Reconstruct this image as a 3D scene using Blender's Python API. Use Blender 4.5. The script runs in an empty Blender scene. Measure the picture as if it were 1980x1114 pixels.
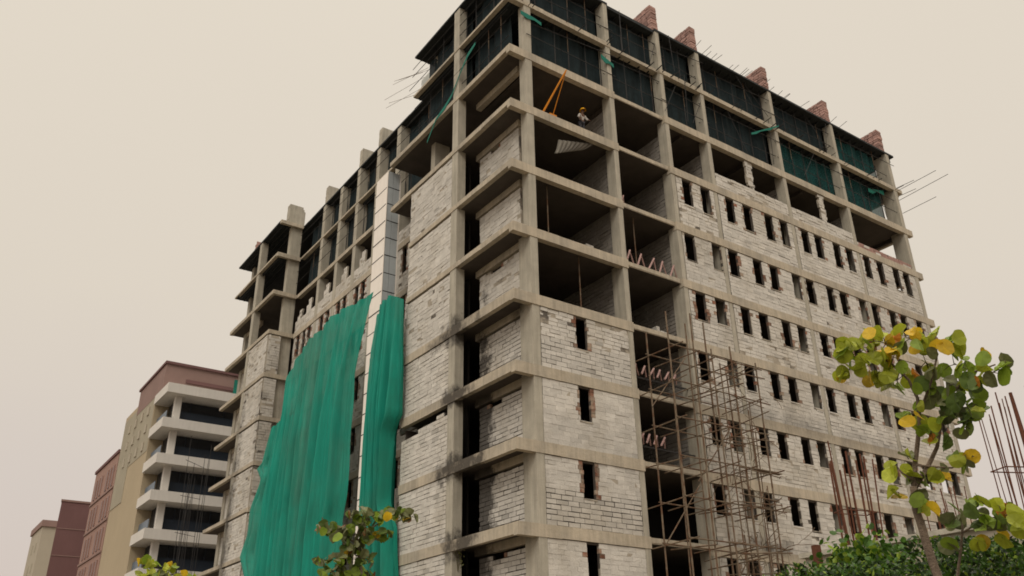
import bpy, math, random
from mathutils import Vector, Matrix, noise
random.seed(7)
R = random.uniform
scene = bpy.context.scene
G = 8.25                                   # height of the reference storey line above the ground

# ------------------------------------------------------------------ camera
def _axes(yaw, pitch, roll):
    yaw, p, r = map(math.radians, (yaw, pitch, roll))
    fw = Vector((math.cos(p)*math.cos(yaw), math.cos(p)*math.sin(yaw), math.sin(p)))
    rt = Vector((math.sin(yaw), -math.cos(yaw), 0)); up = rt.cross(fw)
    return fw, rt*math.cos(r)+up*math.sin(r), up*math.cos(r)-rt*math.sin(r)
CAM = Vector((-19.950, -28.096, -6.648+G)); FPX = 1678.6
FW, RT, UP = _axes(54.7676, 25.9401, -0.9492)
cd = bpy.data.cameras.new('camera'); cam = bpy.data.objects.new('camera', cd)
scene.collection.objects.link(cam); scene.camera = cam
m = Matrix((RT, UP, -FW)).transposed().to_4x4(); m.translation = CAM
cam.matrix_world = m
cd.sensor_width = 36; cd.lens = 36*FPX/1980; cd.clip_start = .1; cd.clip_end = 3000
def ray(u, v): return (FW*FPX + RT*(u-990) - UP*(v-557)).normalized()
def at(u, v, d): return CAM + ray(u, v)*d
def onX(u, v, X):
    d = ray(u, v); return CAM + d*((X-CAM.x)/d.x)

# ------------------------------------------------------------------ world: overcast evening sky
world = bpy.data.worlds.new('World'); scene.world = world; world.use_nodes = True
nt = world.node_tree; nt.nodes.clear()
SUN_EL, SUN_AZ = math.radians(38), math.radians(215)     # azimuth of the direction towards the sun, from +X counter-clockwise
wo = nt.nodes.new('ShaderNodeOutputWorld'); bg = nt.nodes.new('ShaderNodeBackground'); bg2 = nt.nodes.new('ShaderNodeBackground')
ad = nt.nodes.new('ShaderNodeAddShader')
tc = nt.nodes.new('ShaderNodeTexCoord'); sp = nt.nodes.new('ShaderNodeSeparateXYZ')
nt.links.new(tc.outputs['Generated'], sp.inputs[0])
ramp = nt.nodes.new('ShaderNodeValToRGB')
nz = nt.nodes.new('ShaderNodeTexNoise'); nz.inputs['Scale'].default_value = 2.2; nz.inputs['Detail'].default_value = 3
nt.links.new(tc.outputs['Generated'], nz.inputs['Vector'])
ma = nt.nodes.new('ShaderNodeMath'); ma.operation = 'MULTIPLY_ADD'; ma.inputs[1].default_value = .24
nt.links.new(nz.outputs[0], ma.inputs[0]); nt.links.new(sp.outputs[2], ma.inputs[2])
nt.links.new(ma.outputs[0], ramp.inputs[0])
els = ramp.color_ramp.elements
els[0].position = .06; els[0].color = (.61, .51, .46, 1)
els[1].position = 1.0; els[1].color = (2.5, 2.3, 2.0, 1)
e = els.new(.30); e.color = (.655, .58, .52, 1)
e = els.new(.52); e.color = (.72, .645, .545, 1)
e = els.new(.86); e.color = (.765, .69, .58, 1)
nt.links.new(ramp.outputs[0], bg.inputs[0]); bg.inputs[1].default_value = 1.0
sky = nt.nodes.new('ShaderNodeTexSky'); sky.sky_type = 'NISHITA'; sky.sun_disc = False
sky.sun_elevation = SUN_EL; sky.sun_rotation = math.pi/2 - SUN_AZ; sky.dust_density = 6; sky.air_density = 1.0
nt.links.new(sky.outputs[0], bg2.inputs[0]); bg2.inputs[1].default_value = .004
nt.links.new(bg.outputs[0], ad.inputs[0]); nt.links.new(bg2.outputs[0], ad.inputs[1]); nt.links.new(ad.outputs[0], wo.inputs[0])
sl = bpy.data.lights.new('sun', 'SUN'); sl.energy = .9; sl.angle = math.radians(22); sl.color = (1, .93, .82)
so = bpy.data.objects.new('sun', sl); scene.collection.objects.link(so)
so.rotation_euler = Vector((-math.cos(SUN_EL)*math.cos(SUN_AZ), -math.cos(SUN_EL)*math.sin(SUN_AZ), -math.sin(SUN_EL))).to_track_quat('-Z', 'Y').to_euler()
so.location = (-20, -20, 60)
scene.view_settings.view_transform = 'Standard'; scene.view_settings.look = 'None'
scene.view_settings.exposure = 0.0; scene.view_settings.gamma = 1
scene.cycles.filter_width = 1.75
scene.cycles.max_bounces = 5; scene.cycles.diffuse_bounces = 3; scene.cycles.transparent_max_bounces = 12

# ------------------------------------------------------------------ materials
def mat(name, col, rough=.9, var=.15, scale=1.5, bump=0., bscale=20., streak=0., tint=False, stain=None, metal=0, spec=.3, trans=0., cols=None):
    m = bpy.data.materials.new(name); m.use_nodes = True; t = m.node_tree; n = t.nodes; L = t.links.new
    b = n['Principled BSDF']; b.inputs['Roughness'].default_value = rough; b.inputs['Metallic'].default_value = metal
    b.inputs['Specular IOR Level'].default_value = spec
    tc = n.new('ShaderNodeTexCoord')
    def nzz(sc, det=5, vec=None, ro=.6):
        z = n.new('ShaderNodeTexNoise'); z.inputs['Scale'].default_value = sc; z.inputs['Detail'].default_value = det; z.inputs['Roughness'].default_value = ro
        L(vec or tc.outputs['Object'], z.inputs['Vector']); return z.outputs[0]
    def mth(op, a, b_=None, c_=None, clamp=False):
        q = n.new('ShaderNodeMath'); q.operation = op; q.use_clamp = clamp
        for i, v in enumerate((a, b_, c_)):
            if v is None: continue
            if isinstance(v, (int, float)): q.inputs[i].default_value = v
            else: L(v, q.inputs[i])
        return q.outputs[0]
    f = mth('MULTIPLY_ADD', nzz(scale, 8), 2*var*2, 1-2*var)
    if streak:
        mp = n.new('ShaderNodeMapping'); mp.inputs['Scale'].default_value = (3.5, 3.5, .25); L(tc.outputs['Object'], mp.inputs[0])
        s = mth('MULTIPLY_ADD', nzz(1.6, 6, mp.outputs[0]), 2*streak*2, 1-2*streak); f = mth('MULTIPLY', f, s)
    if tint:
        a = n.new('ShaderNodeAttribute'); a.attribute_name = 'tint'; f = mth('MULTIPLY', f, a.outputs['Fac'])
    mx = n.new('ShaderNodeVectorMath'); mx.operation = 'SCALE'; mx.inputs[0].default_value = col; L(f, mx.inputs['Scale'])
    out = mx.outputs[0]
    if cols:                                                   # variegated: second colour by noise
        mm = n.new('ShaderNodeMix'); mm.data_type = 'RGBA'
        r = n.new('ShaderNodeValToRGB'); r.color_ramp.elements[0].position = cols[2]; r.color_ramp.elements[1].position = cols[3]
        L(nzz(cols[1], 4), r.inputs[0]); L(r.outputs[0], mm.inputs[0]); L(out, mm.inputs[6])
        m2 = n.new('ShaderNodeVectorMath'); m2.operation = 'SCALE'; m2.inputs[0].default_value = cols[0]; L(f, m2.inputs['Scale'])
        L(m2.outputs[0], mm.inputs[7]); out = mm.outputs[2]
    for (cx, cy, cz, rx, ry, rz, amt) in (stain or []):        # soot and mould patches that have a place of their own
        mp = n.new('ShaderNodeMapping'); mp.inputs['Location'].default_value = (-cx/rx, -cy/ry, -cz/rz); mp.inputs['Scale'].default_value = (1/rx, 1/ry, 1/rz)
        L(tc.outputs['Object'], mp.inputs[0])
        ln = n.new('ShaderNodeVectorMath'); ln.operation = 'LENGTH'; L(mp.outputs[0], ln.inputs[0])
        k = mth('SUBTRACT', 1.25, ln.outputs['Value']); k = mth('ADD', k, mth('MULTIPLY_ADD', nzz(.9, 7, None, .7), 3.2, -1.75)); k = mth('MULTIPLY', k, amt, clamp=True)
        k = mth('MINIMUM', k, .86)
        mm = n.new('ShaderNodeMix'); mm.data_type = 'RGBA'; L(k, mm.inputs[0]); L(out, mm.inputs[6]); mm.inputs[7].default_value = (.035, .03, .027, 1); out = mm.outputs[2]
    L(out, b.inputs['Base Color'])
    if bump:
        bp = n.new('ShaderNodeBump'); bp.inputs['Strength'].default_value = bump; bp.inputs['Distance'].default_value = .03
        L(nzz(bscale, 6), bp.inputs['Height']); L(bp.outputs[0], b.inputs['Normal'])
    if trans:
        tr = n.new('ShaderNodeBsdfTransparent'); ms = n.new('ShaderNodeMixShader'); ms.inputs[0].default_value = trans
        L(b.outputs[0], ms.inputs[1]); L(tr.outputs[0], ms.inputs[2]); L(ms.outputs[0], n['Material Output'].inputs[0])
    return m
ST = [(.2, 5.0, 18.1, 1.1, 2.2, .8, 1.2), (.2, 4.9, 14.8, .9, 1.6, .6, 1.2), (.2, 4.4, 11.4, 1.2, 2.2, .8, 1.5), (.2, 4.5, 8.1, .9, 1.8, .7, 1.4), (1.1, 4.3, 10.6, .6, 1.0, 8.5, 1.9),
      (15.5, 0, 15.1, 7, 1, .9, .38), (24, 0, 15.0, 6, 1, .7, .3), (.6, 38.6, 13, 1.0, 1.3, 13, .7), (1.8, 34.2, 22, 2, 1, 6, .25), (15, 0, 8.4, 2.5, 1, .5, .7), (0.9, 1.2, 17.9, .6, .8, .5, .7)]
M = dict(
 concrete=mat('concrete_cast', (.47, .41, .32), var=.17, scale=.9, bump=.6, bscale=9, streak=.2, stain=ST, cols=((.33, .30, .25), .55, .45, .75)),
 concrete2=mat('concrete_column', (.41, .38, .315), var=.16, scale=1.2, bump=.5, bscale=12, streak=.2, stain=ST),
 soffit=mat('concrete_inner_shaded', (.085, .072, .062), var=.2, scale=1.1, bump=.3, bscale=8),  # shade of open floors and window reveals put into the base colour
 formwork=mat('dark_formwork', (.03, .034, .036), var=.25, scale=2),
 core=mat('concrete_core_shaded', (.03, .027, .024), var=.2, scale=.6),  # near-black base colour stands in for the unlit interior
 block=mat('aac_block', (.60, .572, .525), var=.13, scale=1.7, bump=.8, bscale=14, tint=True, stain=ST, cols=((.47, .43, .365), .30, .48, .75)),
 shadedblock=mat('shaded_inner_block', (.27, .25, .225), var=.15, scale=1.7, bump=.8, bscale=14, tint=True),  # darker copy of the block, bay shading painted into its colour
 mortar=mat('mortar', (.40, .355, .29), var=.25, scale=2.3, bump=1, bscale=20, stain=ST, cols=((.12, .105, .09), .9, .50, .62)),
 mortardark=mat('open_joint', (.055, .048, .042), var=.3, scale=2.3, stain=ST, cols=((.25, .22, .18), .7, .60, .74)),
 brick=mat('red_brick', (.24, .105, .065), var=.25, scale=6, bump=.6, bscale=25, tint=True, cols=((.33, .26, .20), 2.2, .38, .58)),
 roofbrick=mat('roof_brick', (.36, .22, .19), var=.2, scale=6, bump=.6, bscale=25, tint=True),
 steel=mat('skylit_sheet', (.88, .82, .75), rough=.4, var=.04, scale=2, metal=0, spec=.6, streak=.04),  # sky reflection on the shaft side put into the pale base colour
 greysheet=mat('grey_sheet', (.46, .50, .52), rough=.5, var=.08, scale=2, metal=.1, streak=.07),
 darkmetal=mat('dark_metal', (.035, .033, .033), rough=.7, var=.1),
 rust=mat('rusty_steel', (.12, .045, .025), var=.3, scale=8, bump=.3),
 pole=mat('scaffold_tube', (.17, .13, .09), rough=.75, var=.3, scale=3, cols=((.13, .07, .04), 2.5, .45, .6)),
 shade=mat('dark_shade_net', (.012, .022, .026), rough=.95, var=.35, scale=1.3, streak=.3, trans=.03),
 shade2=mat('teal_shade_net', (.008, .055, .055), rough=.95, var=.4, scale=1.0, streak=.35, trans=.15),
 greenrope=mat('green_strip', (.01, .16, .12), rough=.8),
 net=mat('green_net', (.004, .26, .19), rough=.7, var=.10, scale=.5, streak=.20, trans=.06, bump=.35, bscale=16, cols=((.022, .21, .15), .20, .44, .66)),
 orange=mat('orange_paint', (.62, .22, .01), rough=.5, var=.1),
 yellow=mat('yellow_helmet', (.85, .42, .01), rough=.4, var=.02),
 skin=mat('skin', (.13, .07, .045), rough=.6, var=.05),
 shirt=mat('pale_shirt', (.42, .39, .36), rough=.9, var=.1),
 trousers=mat('dark_trousers', (.04, .04, .05), rough=.9, var=.1),
 pinkbar=mat('primed_bar', (.42, .27, .25), rough=.7, var=.2, scale=5),
 tarp=mat('pale_tarp', (.5, .52, .5), rough=.6, var=.15),
 white=mat('white_plaster', (.66, .63, .59), var=.05, scale=.6, streak=.05),
 tan=mat('tan_render', (.43, .355, .245), var=.07, scale=.25, streak=.05),
 tan2=mat('grey_render', (.36, .325, .25), var=.12, scale=.4, streak=.08),
 pink=mat('pink_render', (.34, .215, .18), var=.08, scale=.4, streak=.06),
 maroon=mat('maroon_render', (.17, .092, .09), var=.08, scale=.4, streak=.05),
 maroon2=mat('faded_maroon_render', (.27, .18, .16), var=.1, scale=.5),
 cream=mat('cream_render', (.42, .375, .30), var=.06, scale=.3),
 glass=mat('dark_glass', (.02, .024, .032), rough=.35, var=.1, spec=.6),
 rail2=mat('blue_railing', (.10, .14, .19), rough=.35, spec=.5),
 pinkglass=mat('dull_window', (.14, .085, .085), rough=.4, var=.1),
 rail=mat('blue_grey_railing', (.028, .038, .055), rough=.35, var=.1, spec=.5),
 corr=mat('weathered_sheet', (.17, .155, .13), rough=.6, var=.2),
 ground=mat('bare_earth', (.19, .155, .11), var=.25, scale=.2, bump=.5, bscale=3),
 asphalt=mat('asphalt', (.05, .05, .05), var=.1, scale=2, bump=.3, bscale=40),
 bark=mat('bark', (.22, .165, .12), var=.3, scale=20, bump=.8, bscale=60),
 stem=mat('green_brown_stem', (.12, .10, .05), var=.25, scale=20),
)
def leafmat(name, col, tr=.35):
    m = bpy.data.materials.new(name); m.use_nodes = True; n = m.node_tree.nodes; L = m.node_tree.links.new
    b = n['Principled BSDF']; b.inputs['Roughness'].default_value = .5; b.inputs['Specular IOR Level'].default_value = .35
    a = n.new('ShaderNodeAttribute'); a.attribute_name = 'tint'
    tcn = n.new('ShaderNodeTexCoord'); z = n.new('ShaderNodeTexNoise'); z.inputs['Scale'].default_value = 22; z.inputs['Detail'].default_value = 3
    L(tcn.outputs['Object'], z.inputs['Vector'])
    k = n.new('ShaderNodeMath'); k.operation = 'MULTIPLY_ADD'; k.inputs[1].default_value = .7; k.inputs[2].default_value = .65; L(z.outputs[0], k.inputs[0])
    k2 = n.new('ShaderNodeMath'); k2.operation = 'MULTIPLY'; L(k.outputs[0], k2.inputs[0]); L(a.outputs['Fac'], k2.inputs[1])
    s = n.new('ShaderNodeVectorMath'); s.operation = 'SCALE'; s.inputs[0].default_value = col; L(k2.outputs[0], s.inputs['Scale'])
    L(s.outputs[0], b.inputs['Base Color'])
    t = n.new('ShaderNodeBsdfTranslucent'); L(s.outputs[0], t.inputs['Color'])
    x = n.new('ShaderNodeMixShader'); x.inputs[0].default_value = tr; L(b.outputs[0], x.inputs[1]); L(t.outputs[0], x.inputs[2])
    L(x.outputs[0], n['Material Output'].inputs[0]); return m
LEAF = dict(lime=leafmat('leaf_lime', (.38, .42, .035)), green=leafmat('leaf_green', (.22, .31, .03)), dark=leafmat('leaf_dark', (.10, .15, .03), .25),
            yellow=leafmat('leaf_yellow', (.66, .44, .025)), orange=leafmat('leaf_orange', (.58, .22, .035)), dull=leafmat('leaf_dull', (.17, .18, .075), .2),
            hedge=leafmat('leaf_hedge', (.05, .115, .012), .3), hedgedark=leafmat('leaf_hedge_dark', (.02, .04, .01), .1), brown=leafmat('leaf_brown', (.22, .10, .035), .2))

# ------------------------------------------------------------------ mesh helpers
col = scene.collection
class MB:
    def __init__(s): s.v = []; s.f = []; s.m = []; s.t = []; s.mats = []
    def mi(s, m):
        if m not in s.mats: s.mats.append(m)
        return s.mats.index(m)
    def face(s, pts, m, t=1.):
        i = len(s.v); s.v += [tuple(p) for p in pts]; s.f.append(tuple(range(i, i+len(pts)))); s.m.append(s.mi(m)); s.t.append(t)
    def mesh(s, vs, fs, m, t=1.):
        i = len(s.v); s.v += [tuple(p) for p in vs]; k = s.mi(m)
        for f in fs: s.f.append(tuple(a+i for a in f)); s.m.append(k); s.t.append(t)
    def box(s, x0, x1, y0, y1, z0, z1, m, t=1., j=0.):
        vs = [(x, y, z) for z in (z0, z1) for y in (y0, y1) for x in (x0, x1)]
        if j: vs = [(x+R(-j, j), y+R(-j, j), z+R(-j, j)) for x, y, z in vs]
        s.mesh(vs, [(0, 2, 3, 1), (4, 5, 7, 6), (0, 1, 5, 4), (2, 6, 7, 3), (0, 4, 6, 2), (1, 3, 7, 5)], m, t)
    def prism(s, poly, z0, z1, m, mside=None):
        n = len(poly); s.mesh([(x, y, z) for z in (z0, z1) for x, y in poly], [tuple(range(n))[::-1], tuple(range(n, 2*n))], m)
        s.mesh([(x, y, z) for z in (z0, z1) for x, y in poly], [(i, (i+1) % n, n+(i+1) % n, n+i) for i in range(n)], mside or m)
    def tube(s, pts, r, m, n=6, r2=None, t=1., smooth=False):
        pts = [Vector(p) for p in pts]; k = len(pts); vs = []
        for i, p in enumerate(pts):
            d = (pts[min(i+1, k-1)]-pts[max(i-1, 0)]).normalized(); a = d.orthogonal().normalized() if i == 0 else (a-d*a.dot(d)).normalized()
            b = d.cross(a); rr = r+((r2 if r2 is not None else r)-r)*i/(k-1)
            vs += [p+(a*math.cos(q)+b*math.sin(q))*rr for q in [2*math.pi*j/n for j in range(n)]]
        fs = [(i*n+j, i*n+(j+1) % n, (i+1)*n+(j+1) % n, (i+1)*n+j) for i in range(k-1) for j in range(n)]
        fs += [tuple(range(n))[::-1], tuple(range((k-1)*n, k*n))]
        s.mesh(vs, fs, m, t)
    def leaf(s, p, r, m, t=1., nrm=None, cup=.25, heart=False):
        p = Vector(p); nn = (nrm or Vector((R(-1, 1), R(-1, 1), R(-1, 1)))).normalized(); a = nn.orthogonal().normalized()
        q = R(0, 6.28); b = nn.cross(a); a, b = a*math.cos(q)+b*math.sin(q), b*math.cos(q)-a*math.sin(q)
        K = 13; vs = [p]
        for i in range(K):
            g = 2*math.pi*i/K; rr = r*(1+R(-.06, .06))*(1.18 if (heart and i == 0) else (.84 if heart and i in (6, 7) else 1))
            vs.append(p+a*math.cos(g)*rr*(1.08)+b*math.sin(g)*rr*.94+nn*cup*r*abs(math.sin(g))*R(.6, 1.2))
        s.mesh(vs, [(0, 1+i, 1+(i+1) % K) for i in range(K)], m, t)
    def build(s, name, parent=None, smooth=False):
        me = bpy.data.meshes.new(name); me.from_pydata(s.v, [], s.f)
        for m in s.mats: me.materials.append(m)
        me.polygons.foreach_set('material_index', s.m)
        at_ = me.attributes.new('tint', 'FLOAT', 'FACE'); at_.data.foreach_set('value', s.t)
        if smooth: me.polygons.foreach_set('use_smooth', [True]*len(s.f))
        me.update(); o = bpy.data.objects.new(name, me); col.objects.link(o)
        if parent: o.parent = parent
        return o
def tag(o, label=None, cat=None, group=None, kind=None):
    for k, v in (('label', label), ('category', cat), ('group', group), ('kind', kind)):
        if v: o[k] = v
    return o
def empty(name, loc, label, cat, group=None):
    o = bpy.data.objects.new(name, None); o.location = loc; o.empty_display_size = .3; col.objects.link(o); tag(o, label, cat, group); return o
def child(mb, name, root, smooth=False, label=None):
    """link the mesh (given in world metres) under its thing, keeping it in place"""
    o = mb.build(name, root, smooth)
    off = Vector((0, 0, 0)); p = root
    while p: off += p.location; p = p.parent
    if off.length: o.matrix_parent_inverse = Matrix.Translation(-off)
    if label: o['label'] = label
    return o

# ------------------------------------------------------------------ ground
b = MB(); b.box(-1500, 1500, -1500, 1500, -.5, 0, M['ground']); tag(b.build('ground'), kind='structure')
b = MB(); b.box(-32, -14.5, -200, 300, .001, .02, M['asphalt']); tag(b.build('road'), kind='structure')

# ------------------------------------------------------------------ the unfinished building
Z = [z+G for z in (30.55, 27.48, 24.04, 20.59, 17.0, 13.55, 10.12, 6.74, 3.37, 0., -3.4, -6.8)]
CX = [1.35, 6.85, 11.02, 14.42, 21.27, 27.85, 34.5]      # column lines of the long front
XE, YE = 35.3, 44.6
bld = empty('unfinished_building', (0, 0, 0), 'unfinished concrete frame tower block with grey block infill and open top floors', 'building')
TS = [.14, .30, .48, .48, .48, .48, .50, .5, .5, .5, .5, .5]
# floor slabs with edge band
for i, z in enumerate(Z):
    if i == 11: break
    s = MB(); e = .28
    x0 = 0.0; yend = 10.3 if i < 2 else (13.0 if i == 2 else 10.1)
    if i == 3: yend = 12.6
    poly = [(x0, 0), (CX[1]+.2, 0), (CX[1]+.2, .15), (CX[2]-.2, .15), (CX[2]-.2, 0), (XE, 0), (XE, YE), (.55, YE), (.55, 34.1), (2.55, 34.1), (2.55, yend), (x0, yend)]
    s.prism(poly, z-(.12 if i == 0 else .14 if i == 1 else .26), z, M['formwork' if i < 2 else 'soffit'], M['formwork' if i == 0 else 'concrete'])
    child(s, 'floor_slab', bld)
    # edge beams, cast in shutter lengths (proud 20 mm of the slab)
    def beam(mb, x0, x1, y0, y1, za, zb, m):
        ax = x1-x0 > y1-y0; a, c = (x0, x1) if ax else (y0, y1)
        while a < c-.01:
            w = R(1.9, 2.9); e = min(a+w, c); e = c if c-e < .6 else e; j = R(-.008, .008); k = R(-.012, .012); g = .006
            if ax: mb.box(a, e-g, y0+j, y1, za+k, zb+R(0, .002), m, 1, .003)
            else: mb.box(x0+j, x1, a, e-g, za+k, zb+R(0, .002), m, 1, .003)
            a = e
    s = MB(); T = TS[i]; Cn = M['concrete' if i else 'formwork']
    TL = (.13, .15, .275, .275, .275, .275, .44, .44, .46, .46, .46)[i]
    s = MB(); beam(s, -.02, CX[1]+.18, -.02, .28, z-T, z+.004, Cn); child(s, 'edge_beam', bld)
    s = MB(); beam(s, -.02, .24, .28, yend+.02, z-TL, z+.003, Cn); child(s, 'edge_beam', bld)
    s = MB(); beam(s, CX[2]-.2, XE+.02, -.02, .28, z-T, z+.004, Cn); child(s, 'edge_beam', bld)
    s = MB(); beam(s, CX[1]+.21, CX[2]-.21, .12, .5, z-.22, z+.003, Cn); child(s, 'edge_beam', bld)
    s = MB(); beam(s, 2.53, 2.85, yend+.1, 34.05, z-(.13, .15, .30, .42)[min(i, 3)], z+.003, Cn); child(s, 'edge_beam', bld)
    s = MB(); beam(s, .53, .8, 34.4, YE+.02, z-(.13, .15, .275)[min(i, 2)], z+.003, Cn); child(s, 'edge_beam', bld)
    s = MB(); beam(s, .53, 2.5, 34.08, 34.38, z-(.3 if i == 0 else .34), z+.004, M['concrete']); child(s, 'edge_beam', bld)
    s = MB(); beam(s, XE-.25, XE+.02, .3, YE, z-.4, z+.003, Cn); child(s, 'edge_beam', bld)
    if i >= 2:
        s = MB(); s.box(1.12, 1.42, .95, 4.9, z-.26-.36, z-.262, Cn); child(s, 'inner_beam', bld)
        s = MB(); s.box(1.66, 1.9, 39.9, 43.9, z-.66, z-.262, Cn); child(s, 'inner_beam', bld)
    # dark ribs under the slab
    if 1 < i < 7 or i < 2:
        for k in range(7):
            if i < 2: break
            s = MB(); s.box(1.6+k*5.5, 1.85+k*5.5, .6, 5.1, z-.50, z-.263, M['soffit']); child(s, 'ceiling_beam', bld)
    if i < 2:                                   # formwork joists still under the top two slabs
        s = MB(); q = .14 if i else .12
        for k in range(9): s.box(.35+k*.5, .42+k*.5, .3, yend-.1, z-q-.13, z-q-.002, M['formwork'])
        for k in range(40): s.box(5+k*.75, 5.07+k*.75, .3, 5, z-q-.13, z-q-.002, M['formwork'])
        for k in range(5): s.box(2.9+k*.35, 2.96+k*.35, 13, 34, z-q-.13, z-q-.002, M['formwork'])
        for k in range(4): s.box(.9+k*.4, .96+k*.4, 34.5, 44.4, z-q-.13, z-q-.002, M['formwork'])
        for k in range(12): s.box(5+k*3, 5.05+k*3, 2.6, 5, z-q-.2, z-q-.132, M['formwork'])
        o = child(s, 'formwork_joists', bld); o['kind'] = 'stuff'
# columns, full height, one mesh each
def column(x0, x1, y0, y1, ztop=Z[0]-.122, m='concrete2', slim=0.):
    s = MB(); zs = [0]+[z for z in Z[::-1] if z > 0]
    for a, c in zip(zs[:-1], zs[1:]):
        tp = min(c-.262 if c < Z[1]-.01 else c-.142, ztop); j = .012; Y1 = y1-(slim if a > Z[6] else 0)
        dx, dy = R(-j, j), R(-j, j)
        if tp > a+.1: s.box(x0+dx, x1+dx, y0+dy, Y1+dy, a+.005, tp, M[m])
    child(s, 'column', bld)
column(.98, 1.40, .012, .93, slim=.4)
column(CX[1]-.18, CX[1]+.13, .012, .85, slim=.2)
for X in (CX[2], CX[3], CX[4], CX[5]): column(X-.17, X+.13, .012, .85, slim=.2)
column(34.25, 34.65, .012, 1.0)
column(.015, .50, 4.98, 5.56)                 # side of the near wing
for Y in (20.3, 23.5, 26.6, 29.85): column(2.565, 3.3, Y-.25, Y+.25)
column(2.565, 3.6, 16.9, 17.45)
column(1.6, 2.52, 34.4, 34.95)
column(.565, 1.1, 38.5, 39.1); column(1.6, 2.2, 43.4, 44.)
column(1.0, 2.0, 9.2, 9.65)
# inner core that closes the view through the plan
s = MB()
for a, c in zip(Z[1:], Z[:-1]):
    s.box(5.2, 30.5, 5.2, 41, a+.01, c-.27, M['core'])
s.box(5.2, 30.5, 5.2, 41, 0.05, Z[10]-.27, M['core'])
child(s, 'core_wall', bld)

def blockwall(mb, axis, p, u0, u1, z0, z1, holes=(), sgn=-1, seam=.014, th=.13, rough=.012, brickp=.5, topsteps=None, red=0., dark=False, open_=False, blk='block'):
    """courses of blocks; axis 'x' runs along X at plane Y=p, axis 'y' runs along Y at plane X=p; sgn gives the outward side"""
    h = .205; n = max(1, round((z1-z0)/h)); h = (z1-z0)/n; bt = R(.94, 1.05)
    for r in range(n):
        za, zb = z0+r*h, z0+(r+1)*h; zc = (za+zb)/2
        iv = [(u0, u1, 0, 0)]
        for (a, c, ha, hb) in holes:
            if ha < zc < hb:
                ja, jc = a-R(-.02, .035), c+R(-.02, .035); new = []
                for (q, w, fa, fb) in iv:
                    if jc <= q or ja >= w: new.append((q, w, fa, fb)); continue
                    if ja > q: new.append((q, ja, fa, 1))
                    if jc < w: new.append((jc, w, 1, fb))
                iv = new
        if topsteps:
            iv = [(max(q, topsteps(zc)[0]), min(w, topsteps(zc)[1]), fa, fb) for q, w, fa, fb in iv]
            iv = [k for k in iv if k[1]-k[0] > .1]
        for (q, w, fa, fb) in iv:
            md = R(.002, .022)
            def put(a, c, d0, d1, y0, y1, m, t):
                lo, hi = sorted((p-sgn*d0, p-sgn*d1))
                if axis == 'x': mb.box(a, c, lo, hi, y0, y1, m, t)
                else: mb.box(lo, hi, a, c, y0, y1, m, t)
            put(q, w, md+(.012 if open_ else 0), th, za, zb, M['mortardark' if open_ else 'mortar'], 1)
            # bricks at the jambs
            if fa and random.random() < brickp:
                l = min(random.choice((.11, .2, .24)), (w-q)*.45); put(q-.01, q+l, R(-.012, .004), th-.01, za+.01, zb-.01, M['brick'], R(.6, 1.2)); q += l+.01
            if fb and random.random() < brickp:
                l = min(random.choice((.11, .2, .24)), (w-q)*.45); put(w-l, w+.01, R(-.012, .004), th-.01, za+.01, zb-.01, M['brick'], R(.6, 1.2)); w -= l+.01
            a = q-(0 if fa else (.3*(r % 2)+R(0, .08) if open_ else R(.05, .55)))
            while a < w:
                L_ = R(.52, .62) if open_ else R(.38, .62); c = a+L_; A, C = max(a, q), min(c, w)
                if C-A > .06:
                    g = seam*R(.4, 1.5); hh = seam*R(.3, 1.4)
                    if random.random() < .03 and not dark: hh = .03
                    d = R(-rough, rough)-.004
                    lo, hi = sorted((p-sgn*d, p-sgn*(d+.06)))
                    jj = .006
                    mm = M['roofbrick'] if random.random() < red else M[blk]
                    tt = bt*(R(.90, 1.08) if random.random() < .97 else R(.7, .85))
                    if axis == 'x': mb.box(A+g*.5, C-g*.5, lo, hi, za+hh*.5, zb-hh*.5, mm, tt, jj)
                    else: mb.box(lo, hi, A+g*.5, C-g*.5, za+hh*.5, zb-hh*.5, mm, tt, jj)
                a = c
# window lining, shared mesh
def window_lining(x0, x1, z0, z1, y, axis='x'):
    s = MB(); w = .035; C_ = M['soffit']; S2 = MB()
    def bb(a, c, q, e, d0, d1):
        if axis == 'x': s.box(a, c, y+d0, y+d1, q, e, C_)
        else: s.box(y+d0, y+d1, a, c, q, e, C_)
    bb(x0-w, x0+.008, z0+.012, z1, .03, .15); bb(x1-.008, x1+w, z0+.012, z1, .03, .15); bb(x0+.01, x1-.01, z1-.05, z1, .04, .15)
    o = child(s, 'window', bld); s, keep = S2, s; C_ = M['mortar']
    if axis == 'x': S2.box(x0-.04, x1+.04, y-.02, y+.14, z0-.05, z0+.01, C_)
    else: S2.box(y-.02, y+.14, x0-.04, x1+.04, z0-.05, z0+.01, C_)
    S2.build('sill', o)
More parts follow.
